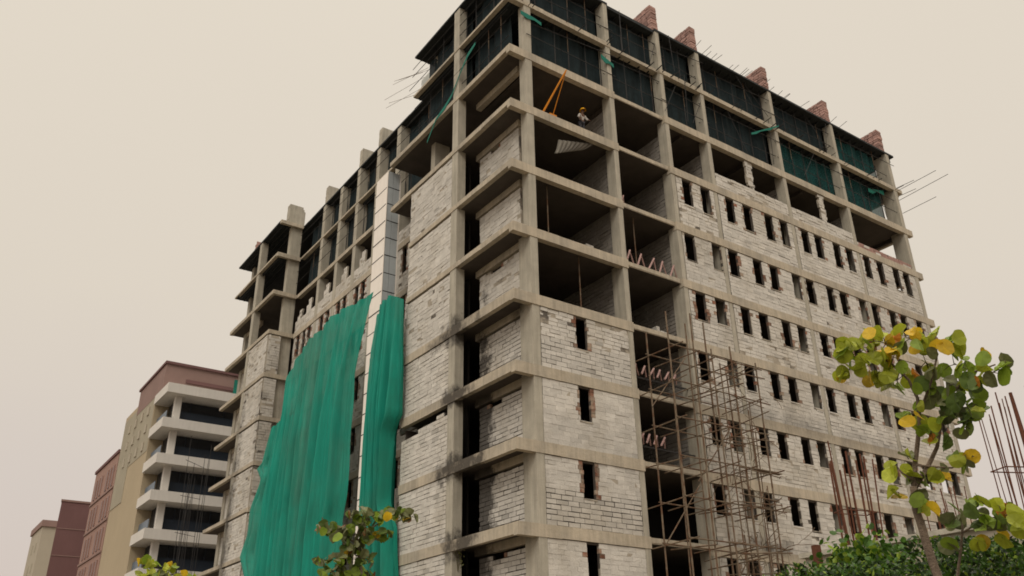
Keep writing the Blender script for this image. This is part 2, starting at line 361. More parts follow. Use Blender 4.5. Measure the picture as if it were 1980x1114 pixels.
# --- long front, bays from the third column line to the end
rowA = [12.08, 13.56, 15.56, 17.02, 18.95, 20.30, 22.33, 23.64, 25.50, 26.85, 28.70, 30.12, 31.95, 33.15]
rowB = [11.78, 13.86, 15.18, 17.22, 18.65, 20.62, 21.95, 23.88, 25.20, 27.15, 28.42, 30.35, 31.6, 33.4]
for i in range(3, 11):
    zt, zb = Z[i], (Z[i+1] if i < 10 else 0)
    xs = rowA if i % 2 == 1 else rowB
    top = zt-TS[i]-.02
    if i >= 9: top = zt-TS[i]-.02
    sill = zb+1.50; head = top if i not in (10,) else top
    holes = [(x-.37+R(-.03, .03), x+.37+R(-.03, .03), sill-R(.1, .2), head+.05) for x in xs]
    s = MB(); x_prev = CX[2]+.2
    for k in range(2, 6):
        a, c = CX[k]+.2, CX[k+1]-.18
        if k == 5: c = 34.24
        blockwall(s, 'x', .03, a, c, zb+.005, top, [h for h in holes if h[1] > a+.02 and h[0] < c-.02], brickp=random.choice((.15, .3, .45)), seam=random.choice((.014, .018, .022)), rough=R(.008, .016), open_=random.random() < .35)
    child(s, 'block_wall', bld)
    for h in holes: window_lining(h[0], h[1], h[2], h[3]-.06, .03)
# half-built storey
s = MB(); zb = Z[3]+.005
blockwall(s, 'x', .05, CX[3]+.2, CX[4]-.18, zb, zb+.95, seam=.02, rough=.02)
blockwall(s, 'x', .05, CX[4]+.2, CX[5]-.18, zb, zb+.92, seam=.02, rough=.02)
for xc, lean in ((17.85, 0), (24.85, .1)):
    blockwall(s, 'x', .07, xc-.3, xc+.34, zb+.95, Z[2]-TS[2]-.05, seam=.02, rough=.03, topsteps=lambda z, xc=xc: (xc-.28+R(-.18, .16), xc+.34+R(-.12, .03)))
child(s, 'half_built_wall', bld)
s = MB(); blockwall(s, 'x', .05, CX[5]+.2, 34.2, zb, zb+.42, seam=.02, rough=.02, red=.8); child(s, 'half_built_wall', bld, label='low red brick parapet course')
# partitions seen edge-on behind the columns
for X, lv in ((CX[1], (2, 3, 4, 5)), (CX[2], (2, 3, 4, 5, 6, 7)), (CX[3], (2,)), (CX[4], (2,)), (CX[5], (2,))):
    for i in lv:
        s = MB(); blockwall(s, 'y', X-.02, 0.66, 5.15, Z[i+1]+.005, Z[i]-.27 if i > 2 else Z[i]-.9, seam=.026, rough=.015, open_=True, blk='shadedblock'); child(s, 'partition_wall', bld)
for i in (6, 7, 8, 9):
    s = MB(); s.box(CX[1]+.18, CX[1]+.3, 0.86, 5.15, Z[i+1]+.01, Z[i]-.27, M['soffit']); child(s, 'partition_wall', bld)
# --- near bay of the long front
for i in range(6, 11):
    s = MB(); zt, zb = Z[i], (Z[i+1] if i < 10 else 0); top = zt-TS[i]-.02
    hole = (3.45, 4.10, zb+1.25, top+.05)
    mid = zb+1.5
    rgh = {6: .018, 7: .006, 8: .008, 9: .006, 10: .01}[i]
    blockwall(s, 'x', .03, 1.43, CX[1]-.19, zb+.005, mid, [hole], seam={6: .026, 7: .006, 8: .036, 9: .02, 10: .026}[i], rough=rgh, brickp=.2, open_=i in (6, 8))
    blockwall(s, 'x', .03, 1.43, CX[1]-.19, mid, top, [hole], seam={6: .024, 7: .007, 8: .008, 9: .007, 10: .01}[i], rough=rgh, brickp=.9 if i in (7, 8) else .3)
    child(s, 'block_wall', bld); window_lining(hole[0], hole[1], hole[2], hole[3]-.06, .03)
# --- near wing side: recessed wall, slot, flush panel
for i in range(3, 11):
    zt, zb = Z[i], (Z[i+1] if i < 10 else 0)
    s = MB(); top = zt-.26-.42-.07
    blockwall(s, 'y', 1.14, .95, 4.55, zb+.005, top, [(R(2.6, 3.2), R(3.3, 3.8), top-.16, top+.1)] if i % 2 else [], seam=.034 if i > 5 else .018, rough=.014, open_=i > 5)
    child(s, 'block_wall', bld)
    s = MB(); topp = zt-.40 if i < 6 else zt-.48
    stp = None
    if i == 7: topp = zt-.48-.25; stp = lambda z, zt=zt: (5.58 if z < zt-.9 else 5.9, 10.1 if z < zt-1.15 else (8.4 if z < zt-.95 else 6.6))
    blockwall(s, 'y', .03, 5.58, 10.08, zb+.005, topp, seam=.014 if i < 6 else .024, rough=.012, topsteps=stp, open_=i > 5)
    child(s, 'block_wall', bld)
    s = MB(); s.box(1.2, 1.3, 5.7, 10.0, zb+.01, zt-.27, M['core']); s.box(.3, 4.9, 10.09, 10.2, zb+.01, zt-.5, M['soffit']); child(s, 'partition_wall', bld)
    # set-back courtyard return between the wing and the sheet-clad shaft
    if i < 7:
        s = MB(); blockwall(s, 'y', 1.25, 10.25, 12.6, zb+.005, zt-.6-.35*(i % 2), seam=.016, rough=.015, topsteps=lambda z, zb=zb, k=i: (10.25, 12.6 if z < zb+1.5 else 11.6-.5*(k % 2)))
        child(s, 'block_wall', bld)
# --- courtyard side
ww = [14.3, 15.6, 18.4, 19.5, 21.6, 22.6, 24.6, 25.6, 27.5, 28.6, 30.9, 31.9, 33.1]
for i in range(2, 11):
    zt, zb = Z[i], (Z[i+1] if i < 10 else 0); top = zt-.44; s = MB()
    if i == 2:
        blockwall(s, 'y', 2.6, 13.2, 34.0, zb+.005, zb+1.0, seam=.014, rough=.012)
        for q in (18.9, 22.0, 25.0, 28.1, 31.4, 33.2):
            t_ = R(.7, 1.5); blockwall(s, 'y', 2.6, q-.45, q+.45, zb+1.0, zb+1.0+t_, seam=.014, topsteps=lambda z, q=q, a=zb+1.0+t_*.6: (q-.45, q+.45 if z < a else q+.1))
        child(s, 'half_built_wall', bld); continue
    holes = [(y-.28, y+.28, zb+1.35, top+.05) for y in ww]
    blockwall(s, 'y', 2.6, 13.2, 34.0, zb+.005, top, holes, seam=.014, rough=.012, brickp=.7)
    child(s, 'block_wall', bld)
    for h in holes[4:]:
        if i < 7: window_lining(h[0], h[1], h[2], h[3]-.06, 2.6, 'y')
# --- far wing
for i in range(3, 11):
    zt, zb = Z[i], (Z[i+1] if i < 10 else 0); s = MB()
    blockwall(s, 'x', 34.13, .62, 1.58, zb+.005, zt-.42, seam=.02, rough=.018, brickp=0)
    blockwall(s, 'y', .58, 34.32, 38.48, zb+.005, zt-.40, seam=.02, rough=.015)
    blockwall(s, 'y', 1.72, 39.9, 43.6, zb+.005, zt-.68, seam=.02, rough=.015)
    blockwall(s, 'x', 39.15, .7, 1.7, zb+.005, zt-.68, seam=.02, sgn=1)
    child(s, 'block_wall', bld)
# parapet stubs on the roof
def stub(x0, x1, y0, y1, h, red):
    s = MB(); n = int(h/.2); along_y = (y1-y0) > (x1-x0)
    for k in range(n):
        f = 0 if k < n-2 else (k-n+3)*.35
        a0, a1 = (y0+R(0, .05), y1-f-R(0, .1)) if along_y else (x0+R(0, .03), x1-f*.3)
        q = a0
        while q < a1-.1:
            w = min(R(.3, .5), a1-q); mm = M['roofbrick'] if red else M['concrete2']
            if along_y: s.box(x0+R(0, .02), x1, q, q+w-.04, Z[0]+.005+k*.205, Z[0]+.180+k*.205, mm, R(.65, 1.3), .015)
            else: s.box(q, q+w-.004, y0, y1, Z[0]+.005+k*.205, Z[0]+.208+k*.205, mm, R(.95, 1.05), .002)
            q += w
    child(s, 'roof_stub', bld, label='red brick stub wall on the roof' if red else 'grey stub column on the roof')
for X in CX[2:6]: stub(X-.25, X+.25, .12, 2.7, 2.1, True)
stub(34.0, 34.6, .12, 2.7, 2.1, True)
for Y in (20.3, 23.5, 29.8): stub(2.6, 3.9, Y-.25, Y+.25, 1.6, False)
stub(1.2, 2.6, 34.3, 34.9, 1.9, False); stub(.7, 1.2, 40.6, 41.2, 1.3, True)
# starter bars and bearers sticking out of the top two edges
def stick(p, q, r=.018, m='darkmetal', name='reinforcing_bar'):
    s = MB(); s.tube([p, q], r, M[m], 5); child(s, name, bld)
for k in range(44):
    X = R(.8, 34.5); zz = Z[1]-.02+R(-.25, .03); l = R(.25, .7); stick((X, .2, zz), (X+R(-.05, .05), -l, zz+R(-.05, .12)), R(.018, .034))
for k in range(26):
    X = R(9, 34.6); zz = Z[0]+R(-.02, .1); l = R(.25, .8); stick((X, .2, zz), (X+R(-.08, .08), -l, zz+R(0, .25)), .016)
for (X, zz, l) in ((34.6, Z[1]-.3, 3.0), (34.9, Z[1]-.9, 3.6), (35.1, Z[1]-1.9, 2.3), (34.8, Z[1]+.1, 1.2), (35., Z[1]-.5, 1.1)): stick((X, .2, zz), (X+.3, -l, zz+.1*l), .02)

def ledger(p, q, r=.022, m='darkmetal'):
    s = MB(); s.tube([p, Vector(p).lerp(Vector(q), .5)+Vector((0, 0, R(-.05, .03))), q], r, M[m], 5); child(s, 'ledger', bld)
for lv in (0, 1):
    h = Z[lv]-Z[lv+1]
    for f in (.35, .68):
        for k in range(6): ledger((CX[k]-.3, R(-.12, .3), Z[lv+1]+h*f+R(-.2, .2)), (CX[k+1]+.4, R(-.12, .3), Z[lv+1]+h*f+R(-.25, .25)))
    for k in range(7):
        X = R(2, 33); ledger((X, -.1, Z[lv+1]+R(-.2, .5)), (X+R(-2.2, 2.2), R(-.5, .4), Z[lv]+R(-.4, .4)), .018)
    for f in (.25, .5, .75): ledger((R(-.1, .3), .3, Z[lv+1]+h*f), (R(-.1, .3), 10.2+R(0, .8), Z[lv+1]+h*f+R(-.2, .2)), .02)
    for f in (.3, .6): ledger((2.3, 13.2, Z[lv+1]+h*f), (2.3, 34, Z[lv+1]+h*f+R(-.3, .3)), .02)
for k in range(6):                             # poles left sticking out at the open end of the near wing
    z = Z[1]+R(-.3, 2.4); s = MB(); s.tube([(R(.1, .6), 9.6, z), (R(-1.0, -.2), 10.6+R(.5, 2.2), z+R(-.5, .4))], .010, M['pole'], 4); child(s, 'loose_pole', bld)

# --- dark shade nets behind the top columns (one sheet per bay)
def shadenet(pts_axis, a, c, p, z0, z1, lab, m='shade'):
    s = MB(); nx, nz_ = max(4, int((c-a)/.35)), 8; ph = R(0, 9); vs = []
    for j in range(nz_+1):
        for k in range(nx+1):
            u = a+(c-a)*k/nx; z = z0+(z1-z0)*j/nz_; d = p+.07*math.sin(u*4+ph)+.05*math.sin(u*9.3+ph+z)
            vs.append((u, d, z) if pts_axis == 'x' else (d, u, z))
    s.mesh(vs, [(j*(nx+1)+k, j*(nx+1)+k+1, (j+1)*(nx+1)+k+1, (j+1)*(nx+1)+k) for j in range(nz_) for k in range(nx)], M[m])
    tag(s.build('shade_net'), lab, 'net', 'dark shade nets closing the top floors')
ordn = ('first', 'second', 'third', 'fourth', 'fifth', 'sixth')
for lv, nm in ((0, 'topmost floor'), (1, 'second floor down')):
    for k in range(6):
        a, c = CX[k]+.2, CX[k+1]-.2
        if k == 5: c = 33.6
        shadenet('x', a, c, .72, Z[lv+1]+.05, Z[lv]-.34, 'dark shade net on the long front, %s, %s bay from the near corner' % (nm, ordn[k]), 'shade2' if (k, lv) in ((5, 0), (5, 1), (4, 1)) else 'shade')
    ys = (1.0, 4.8, 10.1)
    for k in range(2):
        shadenet('y', ys[k]+.1, ys[k+1]-.1, .9, Z[lv+1]+.05, Z[lv]-.34, 'dark shade net on the near wing side, %s, %s bay' % (nm, ordn[k]))
    ys = (13, 17.1, 20.3, 23.5, 26.6, 29.85, 34.)
    for k in range(6):
        shadenet('y', ys[k]+.3, ys[k+1]-.3, 3.25, Z[lv+1]+.05, Z[lv]-.3, 'dark shade net over the courtyard, %s, %s bay beyond the wing' % (nm, ordn[k]))
# --- steel props between the top slabs
pr = MB(); pr.tube([(0, 0, 0), (0, 0, 1)], .028, M['pole'], 6)
for lv in (0, 1):
    h = Z[lv]-(.142 if lv else .122)-Z[lv+1]
    for fl in ('x', 'y', 'c'):
        rng = [CX[0]+.5+k*1.25 for k in range(26)] if fl == 'x' else ([1.2+k*1.3 for k in range(7)] if fl == 'y' else [14+k*1.5 for k in range(13)])
        for q in rng:
            q += R(-.3, .3); s = MB(); d = R(.35, .62)
            if fl == 'x': P0 = Vector((q, d, Z[lv+1]+.005))
            elif fl == 'y': P0 = Vector((d, q, Z[lv+1]+.005))
            else: P0 = Vector((2.5+d, q, Z[lv+1]+.005))
            s.tube([P0, P0+Vector((R(-.03, .03), R(-.03, .03), h*.55))], .034, M['darkmetal'], 6)
            s.tube([P0+Vector((0, 0, h*.55)), P0+Vector((0, 0, h-.01))], .02, M['pole' if random.random() < .3 else 'darkmetal'], 6)
            s.box(P0.x-.07, P0.x+.07, P0.y-.07, P0.y+.07, P0.z, P0.z+.01, M['pole'])
            side = {'x': 'long front', 'y': 'short side of the near wing', 'c': 'courtyard side'}[fl]
            tag(s.build('steel_prop'), 'thin steel prop standing under the %s slab on the %s' % (('roof', 'second')[lv], side), 'prop', 'steel props under the top slabs, %s, %s' % (('upper', 'lower')[lv], side))

# --- green safety nets on the courtyard
def interp(tab, x):
    tab = sorted(tab)
    if x <= tab[0][0]: return tab[0][1]
    for (a, p), (c, q) in zip(tab, tab[1:]):
        if x <= c: return p+(q-p)*(x-a)/(c-a)
    return tab[-1][1]
def greennet(name, lab, X0, top, left, right, zbot, folds, ph):
    T = [(onX(u, v, X0).y, onX(u, v, X0).z) for u, v in top]
    Lf = [(onX(u, v, X0).z, onX(u, v, X0).y) for u, v in left]; Rt = [(onX(u, v, X0).z, onX(u, v, X0).y) for u, v in right]
    ns, nt_ = 170, 60; vs = []; zmax = max(t[1] for t in T)
    (l0, l1), (r0, r1) = [(min(q), max(q)) for q in (Lf, Rt)]
    lin = lambda a, c, z: a[1]+(c[1]-a[1])*(z-a[0])/(c[0]-a[0])
    def edge(z, s_):                       # straight cloth inside, ragged only near its two edges
        L_, R_ = lin(l0, l1, min(z, l1[0])), lin(r0, r1, min(z, r1[0]))
        return R_+(L_-R_)*s_+(interp(Lf, z)-L_)*s_**5+(interp(Rt, z)-R_)*(1-s_)**5
    for k in range(ns+1):
        s_ = k/ns; z = zmax
        while z > zbot:
            Y = edge(z, s_)
            if z <= interp(T, Y): break
            z -= .04
        ztop = z
        for j in range(nt_+1):
            t = j/nt_; zz = ztop+(zbot-ztop)*t
            Y = edge(zz, s_)
            f = 0
            for (fr, am, dr) in folds: f += am*2.1*(1-2*abs(math.sin((fr*(s_*10)+dr*zz*.12+ph+1.3*math.sin(s_*7+fr+ph))/2))**.7)
            f += .16*noise.noise(Vector((Y*1.1, zz*.07, ph)))+.05*noise.noise(Vector((Y*3, zz*.25, ph+5)))
            f *= min(1, .25+min(s_, 1-s_)*8)
            vs.append((X0-.12+f*(.35+.65*min(1, t*3)), Y+.05*math.sin(zz*1.7+s_*9)*(1 if k in (0, ns) else .4), zz))
    b = MB(); b.mesh(vs, [(k*(nt_+1)+j, (k+1)*(nt_+1)+j, (k+1)*(nt_+1)+j+1, k*(nt_+1)+j+1) for k in range(ns) for j in range(nt_)], M['net'])
    return tag(b.build(name, smooth=True), lab, 'net')
greennet('safety_net', 'wide green safety net hanging over the courtyard left of the sheet-clad shaft', 0.1,
    [(728, 562), (710, 580), (688, 590), (659, 605), (629, 635), (609, 657), (584, 684), (564, 729), (550, 744), (546, 800)],
    [(550, 744), (549, 809), (540, 860), (532, 930), (522, 1000), (514, 1077), (508, 1130), (495, 1250)],
    [(728, 562), (714, 610), (698, 674), (690, 724), (686, 784), (680, 868), (675, 958), (664, 1012), (662, 1114), (650, 1250)], 3.0,
    [(3.1, .22, .05), (7, .12, -.06), (13, .05, .08)], 1.0)
greennet('safety_net', 'ragged lower strip of green net lapping the corner of the far wing', -.05,
    [(578, 800), (560, 806), (545, 815), (529, 828)],
    [(529, 828), (521, 858), (511, 898), (502, 908), (509, 928), (500, 958), (490, 983), (484, 1032), (470, 1077), (478, 1114), (472, 1250)],
    [(578, 800), (566, 900), (555, 1000), (545, 1114), (530, 1250)], 3.0, [(2.1, .12, .05), (5, .07, -.06)], 2.2)
greennet('safety_net', 'narrow green safety net bunched between the sheet-clad shaft and the near wing', -0.18,
    [(785, 580), (775, 575), (763, 573), (750, 585), (741, 596), (731, 625)],
    [(733, 625), (724, 679), (719, 759), (713, 858), (706, 978), (711, 1057), (706, 1250)],
    [(785, 580), (784, 700), (781, 800), (765, 838), (760, 900), (756, 972), (768, 1020), (771, 1114), (769, 1250)], 3.0,
    [(3, .2, .05), (6.5, .13, -.05), (12, .04, .1)], 4.0)

# --- the sheet-clad shaft
sh = empty('clad_shaft', (0, 13.2, 0), 'tall narrow shaft clad in pale metal sheets rising above the green nets', 'shaft')
zt = Z[2]-.45
n = 27; hh = zt/n
s = MB(); s.box(.03, .8, 13.22, 14.75, .02, zt-.02, M['core']); child(s, 'frame', sh)
s = MB(); s2 = MB()
for k in range(n):
    a, c = k*hh+.03, (k+1)*hh-.03
    s.box(-.02+R(-.01, .01), .02, 13.22, 14.75, a, c, M['steel'], 1, .004)
    s2.box(.0, .34, 13.18+R(-.008, .008), 13.21, a, c, M['greysheet'], 1, .003); s2.box(.36, .78, 13.18+R(-.008, .008), 13.21, a, c, M['greysheet'], 1, .003)
    s2.box(-.03, .82, 13.165, 13.2, a-.045, a-.012, M['darkmetal'])
    s.box(-.04, .02, 13.2, 14.78, a-.045, a-.015, M['darkmetal'])
child(s, 'side_cladding', sh); child(s2, 'front_cladding', sh)
s = MB(); s.box(.80, .86, 13.14, 13.22, .02, zt, M['steel']); s.box(-.06, -.021, 13.14, 13.20, .02, zt, M['steel']); child(s, 'corner_strip', sh)

s = MB()                                     # rungs and rails of the open ladder standing on the shaft's corner
for k in range(46): s.tube([(-.12, 13.25, .3+k*.42), (-.12, 14.0, .3+k*.42)], .014, M['darkmetal'], 4)
for y in (13.25, 14.0): s.tube([(-.12, y, .02), (-.12, y, 19.6)], .022, M['darkmetal'], 5)
child(s, 'ladder', sh)

# --- zigzag bars in the recessed bay
def zigzag(z, xs, lab, hgt=.75):
    s = MB()
    for k in range(len(xs)-1):
        a, c = xs[k], xs[k+1]; mx = (a+c)/2+R(-.1, .1)
        s.tube([(a, .2, z), (mx, .2, z+hgt)], .05, M['pinkbar'], 6); s.tube([(mx, .24, z+hgt), (c, .42, z)], .038, M['pinkbar'], 6)
    tag(s.build('zigzag_bar'), lab, 'bars', 'zigzag bars on the floor edges')
zigzag(Z[5]+.005, [7.1+.76*k for k in range(6)], 'pink zigzag bars standing on the open floor edge above the scaffold')
zigzag(Z[4]+.005, [7.05, 7.5], 'single pink bent bar beside the column on the open floor edge', .5)
zigzag(Z[7]+.9, [7.0+.5*k for k in range(7)], 'row of small pink bars behind the scaffold near its top', .45)
zigzag(Z[8]+.9, [7.0+.45*k for k in range(5)], 'short row of pink bent bars behind the lower scaffold', .45)
for i in (7, 8):
    s = MB(); s.box(CX[1]+.2, CX[2]-.18, .45, .5, Z[i]+.78, Z[i]+.86, M['darkmetal']); child(s, 'edge_rail', bld)

# --- scaffold in front of the recessed bay
sc = empty('scaffold', (9.8, -1.5, 0), 'rusty tube scaffold standing before the recessed bay of the tower', 'scaffold')
def pole(p, q, r=.028): s = MB(); s.tube([p, q], r*1.2, M['pole'], 6); child(s, 'pole', sc)
xs = (7.05, 8.4, 9.75, 11.15, 12.6)
for X in xs:
    for Y in (-.75, -2.3):
        h = Z[6]+R(-.9, .9) if (X < 9 or Y > -1) else Z[7]+R(.2, 2.6)
        if X > 12: h = Z[7]+R(1.2, 2.0)
        q = Vector((X+R(-.15, .15), Y+R(-.1, .1), h)); pole((X, Y, .02), q, R(.03, .042))
lv = [.9+1.72*k for k in range(10)]
for k, z in enumerate(lv):
    for X in xs:
        if z < Z[6]-.8: pole((X+R(-.05, .05), .2, z+R(-.08, .08)), (X+R(-.05, .05), -2.3-R(.1, 1.0), z+R(-.1, .15)), .024)
    for Y in (-.75, -2.3):
        pole((6.95, Y, z+.1), (12.9+R(0, .6), Y, z+.1+R(-.12, .12)), .026)
for k in range(5):
    z = 1.5+k*3.1; pole((7.0+(k % 2)*2.5, -.8, z), (9.6+(k % 2)*2.6, -.8, z+3.0), .024)
for k in range(9):
    X, Y = R(10.2, 13.2), R(-2.6, -.4); pole((X, Y, .02), (X+R(-.25, .25), Y+R(-.2, .2), R(7, Z[7]+2)), R(.02, .032))
for k in range(12):
    z = R(2, Z[7]+1.5); X = R(9.8, 12.4); pole((X, -.2, z), (X+R(-.4, .4), -R(2.6, 3.6), z+R(-.3, .3)), R(.018, .026))
for k in range(8):
    z = R(2, Z[7]+1); pole((R(9.6, 10.6), -2.4, z), (R(12.6, 14.2), -2.4+R(-.3, .2), z+R(-.3, .3)), R(.018, .024))
tangle = MB()
for k in range(120):                       # loose bent wire and offcuts hanging on the outer corner
    X = R(10.5, 13.4); Y = R(-3.0, -.4); z = random.choice(lv[2:9])+R(-.3, .9); pts = [Vector((X, Y, z))]
    d = Vector((R(-.4, .4), R(-1, 1), R(-.5, .5)))
    for j in range(5): d += Vector((R(-.3, .3), R(-.4, .4), R(-.45, .35))); pts.append(pts[-1]+d*R(.15, .4))
    tangle.tube(pts, R(.008, .018), M['pole'], 4)
o = child(tangle, 'bent_wire', sc); o['kind'] = 'stuff'
for k in range(5):
    s = MB(); X = 7.2+k*1.15; z = lv[min(8, 2+k*1)]+.15; s.box(X, X+1.9, -2.2, -1.95, z, z+.04, M['bark']); child(s, 'plank', sc)

# --- thin bamboo and wire scaffold on the far end of the far wing
fs = empty('bamboo_scaffold', (0, 45, 0), 'thin dark poles of a scaffold on the far end of the far wing', 'scaffold')
for k in range(11):
    s = MB(); X, Y = R(-1.6, .3), R(44.2, 47.5); h = R(17, 24); s.tube([(X, Y, 0), (X+R(-.1, .1), Y+R(-.2, .2), h*.5), (X+R(-.2, .2), Y+R(-.3, .3), h)], .022, M['darkmetal'], 4); child(s, 'pole', fs)
for k in range(7):
    s = MB(); z = 3+k*2.9; s.tube([(-1.7, 44.3, z), (.4, 46.2, z+R(-.2, .3))], .02, M['darkmetal'], 4); child(s, 'pole', fs)

# --- things on the open floors
hb = empty('hoist', (2.4, .3, Z[3]), 'small orange hoist leaning out over the open floor edge near the corner', 'hoist')
s = MB(); B0 = Vector((2.25, .35, Z[3]+.25)); Tp = Vector((3.15, -.62, Z[3]+2.75))
s.tube([B0, Tp], .055, M['orange'], 6, .04); child(s, 'boom', hb)
s = MB(); s.tube([B0+Vector((.8, .35, 0)), Tp], .026, M['orange'], 6); child(s, 'brace', hb)
s = MB(); s.box(2.1, 3.4, .25, .37, Z[3]+.01, Z[3]+.15, M['orange']); s.box(2.1, 3.4, .95, 1.07, Z[3]+.01, Z[3]+.15, M['orange']); s.box(2.75, 3.2, .4, .9, Z[3]+.15, Z[3]+.5, M['orange']); s.box(2.2, 2.3, .38, .95, Z[3]+.02, Z[3]+.25, M['orange']); child(s, 'base', hb)
# hanging corrugated sheet
s = MB(); ns, nt_ = 40, 6; vs = []
A0, A1, B0_, B1 = Vector((3.1, .25, Z[4]+2.42)), Vector((5.45, .3, Z[4]+3.12)), Vector((2.78, .2, Z[4]+1.42)), Vector((4.55, .6, Z[4]+2.55))
for j in range(nt_+1):
    for k in range(ns+1):
        a = A0.lerp(A1, k/ns); c = B0_.lerp(B1, k/ns); p = a.lerp(c, j/nt_); p += Vector((0, .05*math.sin(k*1.25), .05*math.sin(k*1.25)-.12*math.sin(math.pi*j/nt_))); vs.append(p)
s.mesh(vs, [(j*(ns+1)+k, j*(ns+1)+k+1, (j+1)*(ns+1)+k+1, (j+1)*(ns+1)+k) for j in range(nt_) for k in range(ns)], M['corr'])
o = s.build('corrugated_sheet', smooth=True); tag(o, 'crumpled corrugated sheet hanging under the floor edge below the worker', 'sheet')
md = o.modifiers.new('solid', 'SOLIDIFY'); md.thickness = .02
# tarp and rope strips near the top
s = MB(); c0 = Vector((.5, 9.8, Z[1]+.75)); vs = []
for j in range(7):
    for k in range(7): vs.append(c0+Vector((.12*noise.noise(Vector((j, k, 1)))*3, (k-3)*.16+.1*noise.noise(Vector((j*.7, k*.7, 5))), (j-3)*.22)))
s.mesh(vs, [(j*7+k, j*7+k+1, (j+1)*7+k+1, (j+1)*7+k) for j in range(6) for k in range(6)], M['tarp'])
tag(s.build('plastic_sheet', smooth=True), 'crumpled pale plastic sheet caught at the end of the near wing top floor', 'sheet')
def strip(name, pts, w, lab):
    s = MB(); vs = []
    for k, p in enumerate(pts): vs += [Vector(p), Vector(p)+Vector((0, 0, -w*(1+.4*math.sin(k*2))))]
    s.mesh(vs, [(2*k, 2*k+2, 2*k+3, 2*k+1) for k in range(len(pts)-1)], M['greenrope']); o = tag(s.build(name), lab, 'net strip')
    md = o.modifiers.new('solid', 'SOLIDIFY'); md.thickness = .015
strip('net_strip', [(.0-.05+.3*k*0, 3.2+1.6*t, Z[1]-1.0-1.1*t+.3*math.sin(t*3)) for k in (0,) for t in (0, .5, 1, 1.5, 2, 2.6, 3.2)], .2, 'torn green net strip along the short side under the second slab')
strip('net_strip', [(.7+.45*k, -.06, Z[1]-.9-.05*k*k*.35) for k in range(4)], .25, 'torn green net strip tied round the corner column near the top')
strip('net_strip', [(2.9+.35*k, .9, Z[1]-1.0-.33*k) for k in range(6)], .16, 'torn green net strip sagging in the first bay below the second slab')
strip('net_strip', [(18.5+.5*k, -.08, Z[1]-1.6+.3*k) for k in range(7)], .14, 'green strip slung across the third bay above the half-built wall')
strip('net_strip', [(31.5+.5*k, .4, Z[1]-.9+.12*k) for k in range(5)], .3, 'torn green net strip near the far end column under the second slab')
strip('net_strip', [(6.2+.3*k, -.06, Z[1]-1.2-.5*k*.2) for k in range(4)], .3, 'green net strip wrapped on the second column near the top')
# red drain pipe in the slot
s = MB(); s.tube([(1.5, 4.75, Z[7]), (1.5, 4.75, Z[3]-.7)], .06, M['rust'], 8); tag(s.build('drain_pipe'), 'rusty red pipe standing in the dark slot beside the recessed wall', 'pipe')

# --- odds and ends on the open floors
for (X, Y, i, n) in ((6.0, 1.0, 4, 9), (5.4, 1.2, 5, 14), (9.8, .9, 4, 8), (9.6, 1.0, 6, 10), (12.9, .9, 3, 12), (32, 1.2, 3, 8)):
    s = MB()
    for k in range(n): a = k % 3; b_ = k//3; s.box(X+a*.26+R(-.02, .02), X+a*.26+.22, Y+R(-.03, .03), Y+.55, Z[i]+.006+b_*.2, Z[i]+.196+b_*.2, M['block'], R(.8, 1.1), .006)
    tag(s.build('block_stack'), 'small stack of loose grey blocks ' + {(6.0, 4): 'below the worker', (5.4, 5): 'two floors below the worker', (9.8, 4): 'in the recessed bay above the zigzag bars', (9.6, 6): 'in the recessed bay behind the scaffold top', (12.9, 3): 'in the open bay above the first window row', (32, 3): 'in the last bay before the far end'}[(X, i)], 'block stack', 'loose block stacks on the open floors')
for (X, i) in ((2.6, 5), (4.4, 6), (8.3, 5)):
    s = MB(); s.tube([(X, .7, Z[i]+.005), (X, .7, Z[i-1]-.27)], .03, M['pole'], 6); s.box(X-.07, X+.07, .63, .77, Z[i]+.004, Z[i]+.014, M['pole'])
    tag(s.build('steel_prop'), 'single steel prop on an open floor, ' + {(2.6, 5): 'two floors below the worker', (4.4, 6): 'on the lowest open floor of the corner bay', (8.3, 5): 'behind the zigzag bars'}[(X, i)], 'prop')
# --- worker
def skinned(name, joints, edges, m, root=0, sub=2):
    me = bpy.data.meshes.new(name); me.from_pydata([j[0] for j in joints], edges, []); o = bpy.data.objects.new(name, me); col.objects.link(o)
    md = o.modifiers.new('skin', 'SKIN'); me.materials.append(m)
    for k, j in enumerate(joints):
        v = me.skin_vertices[0].data[k]; v.radius = (j[1], j[2] if len(j) > 2 else j[1]); v.use_root = (k == root)
    md.use_smooth_shade = True; sb = o.modifiers.new('sub', 'SUBSURF'); sb.levels = sub; sb.render_levels = sub; return o
W = Vector((5.0, .55, Z[3]+.005))
J = [((0, 0, .90), .13, .10), ((0, -.03, 1.08), .13, .10), ((0, -.07, 1.27), .15, .10), ((0, -.10, 1.36), .07), ((0, -.12, 1.43), .055), ((0, -.14, 1.50), .085), ((0, -.15, 1.58), .09), ((0, -.15, 1.64), .055),
     ((-.17, -.08, 1.31), .06), ((-.30, -.13, 1.10), .048), ((-.36, -.26, .93), .036), ((-.38, -.31, .86), .03), ((-.385, -.34, .80), .02),
     ((.17, -.08, 1.31), .06), ((.27, -.13, 1.09), .048), ((.24, -.30, .95), .036), ((.22, -.36, .90), .03), ((.21, -.40, .85), .02),
     ((-.09, 0, .84), .09), ((-.11, -.03, .46), .065), ((-.12, .02, .09), .042), ((-.12, -.13, .04), .03),
     ((.09, 0, .84), .09), ((.11, -.03, .46), .065), ((.13, .02, .09), .042), ((.13, -.13, .04), .03)]
J = [((Vector(j[0])+W),)+tuple(j[1:]) for j in J]
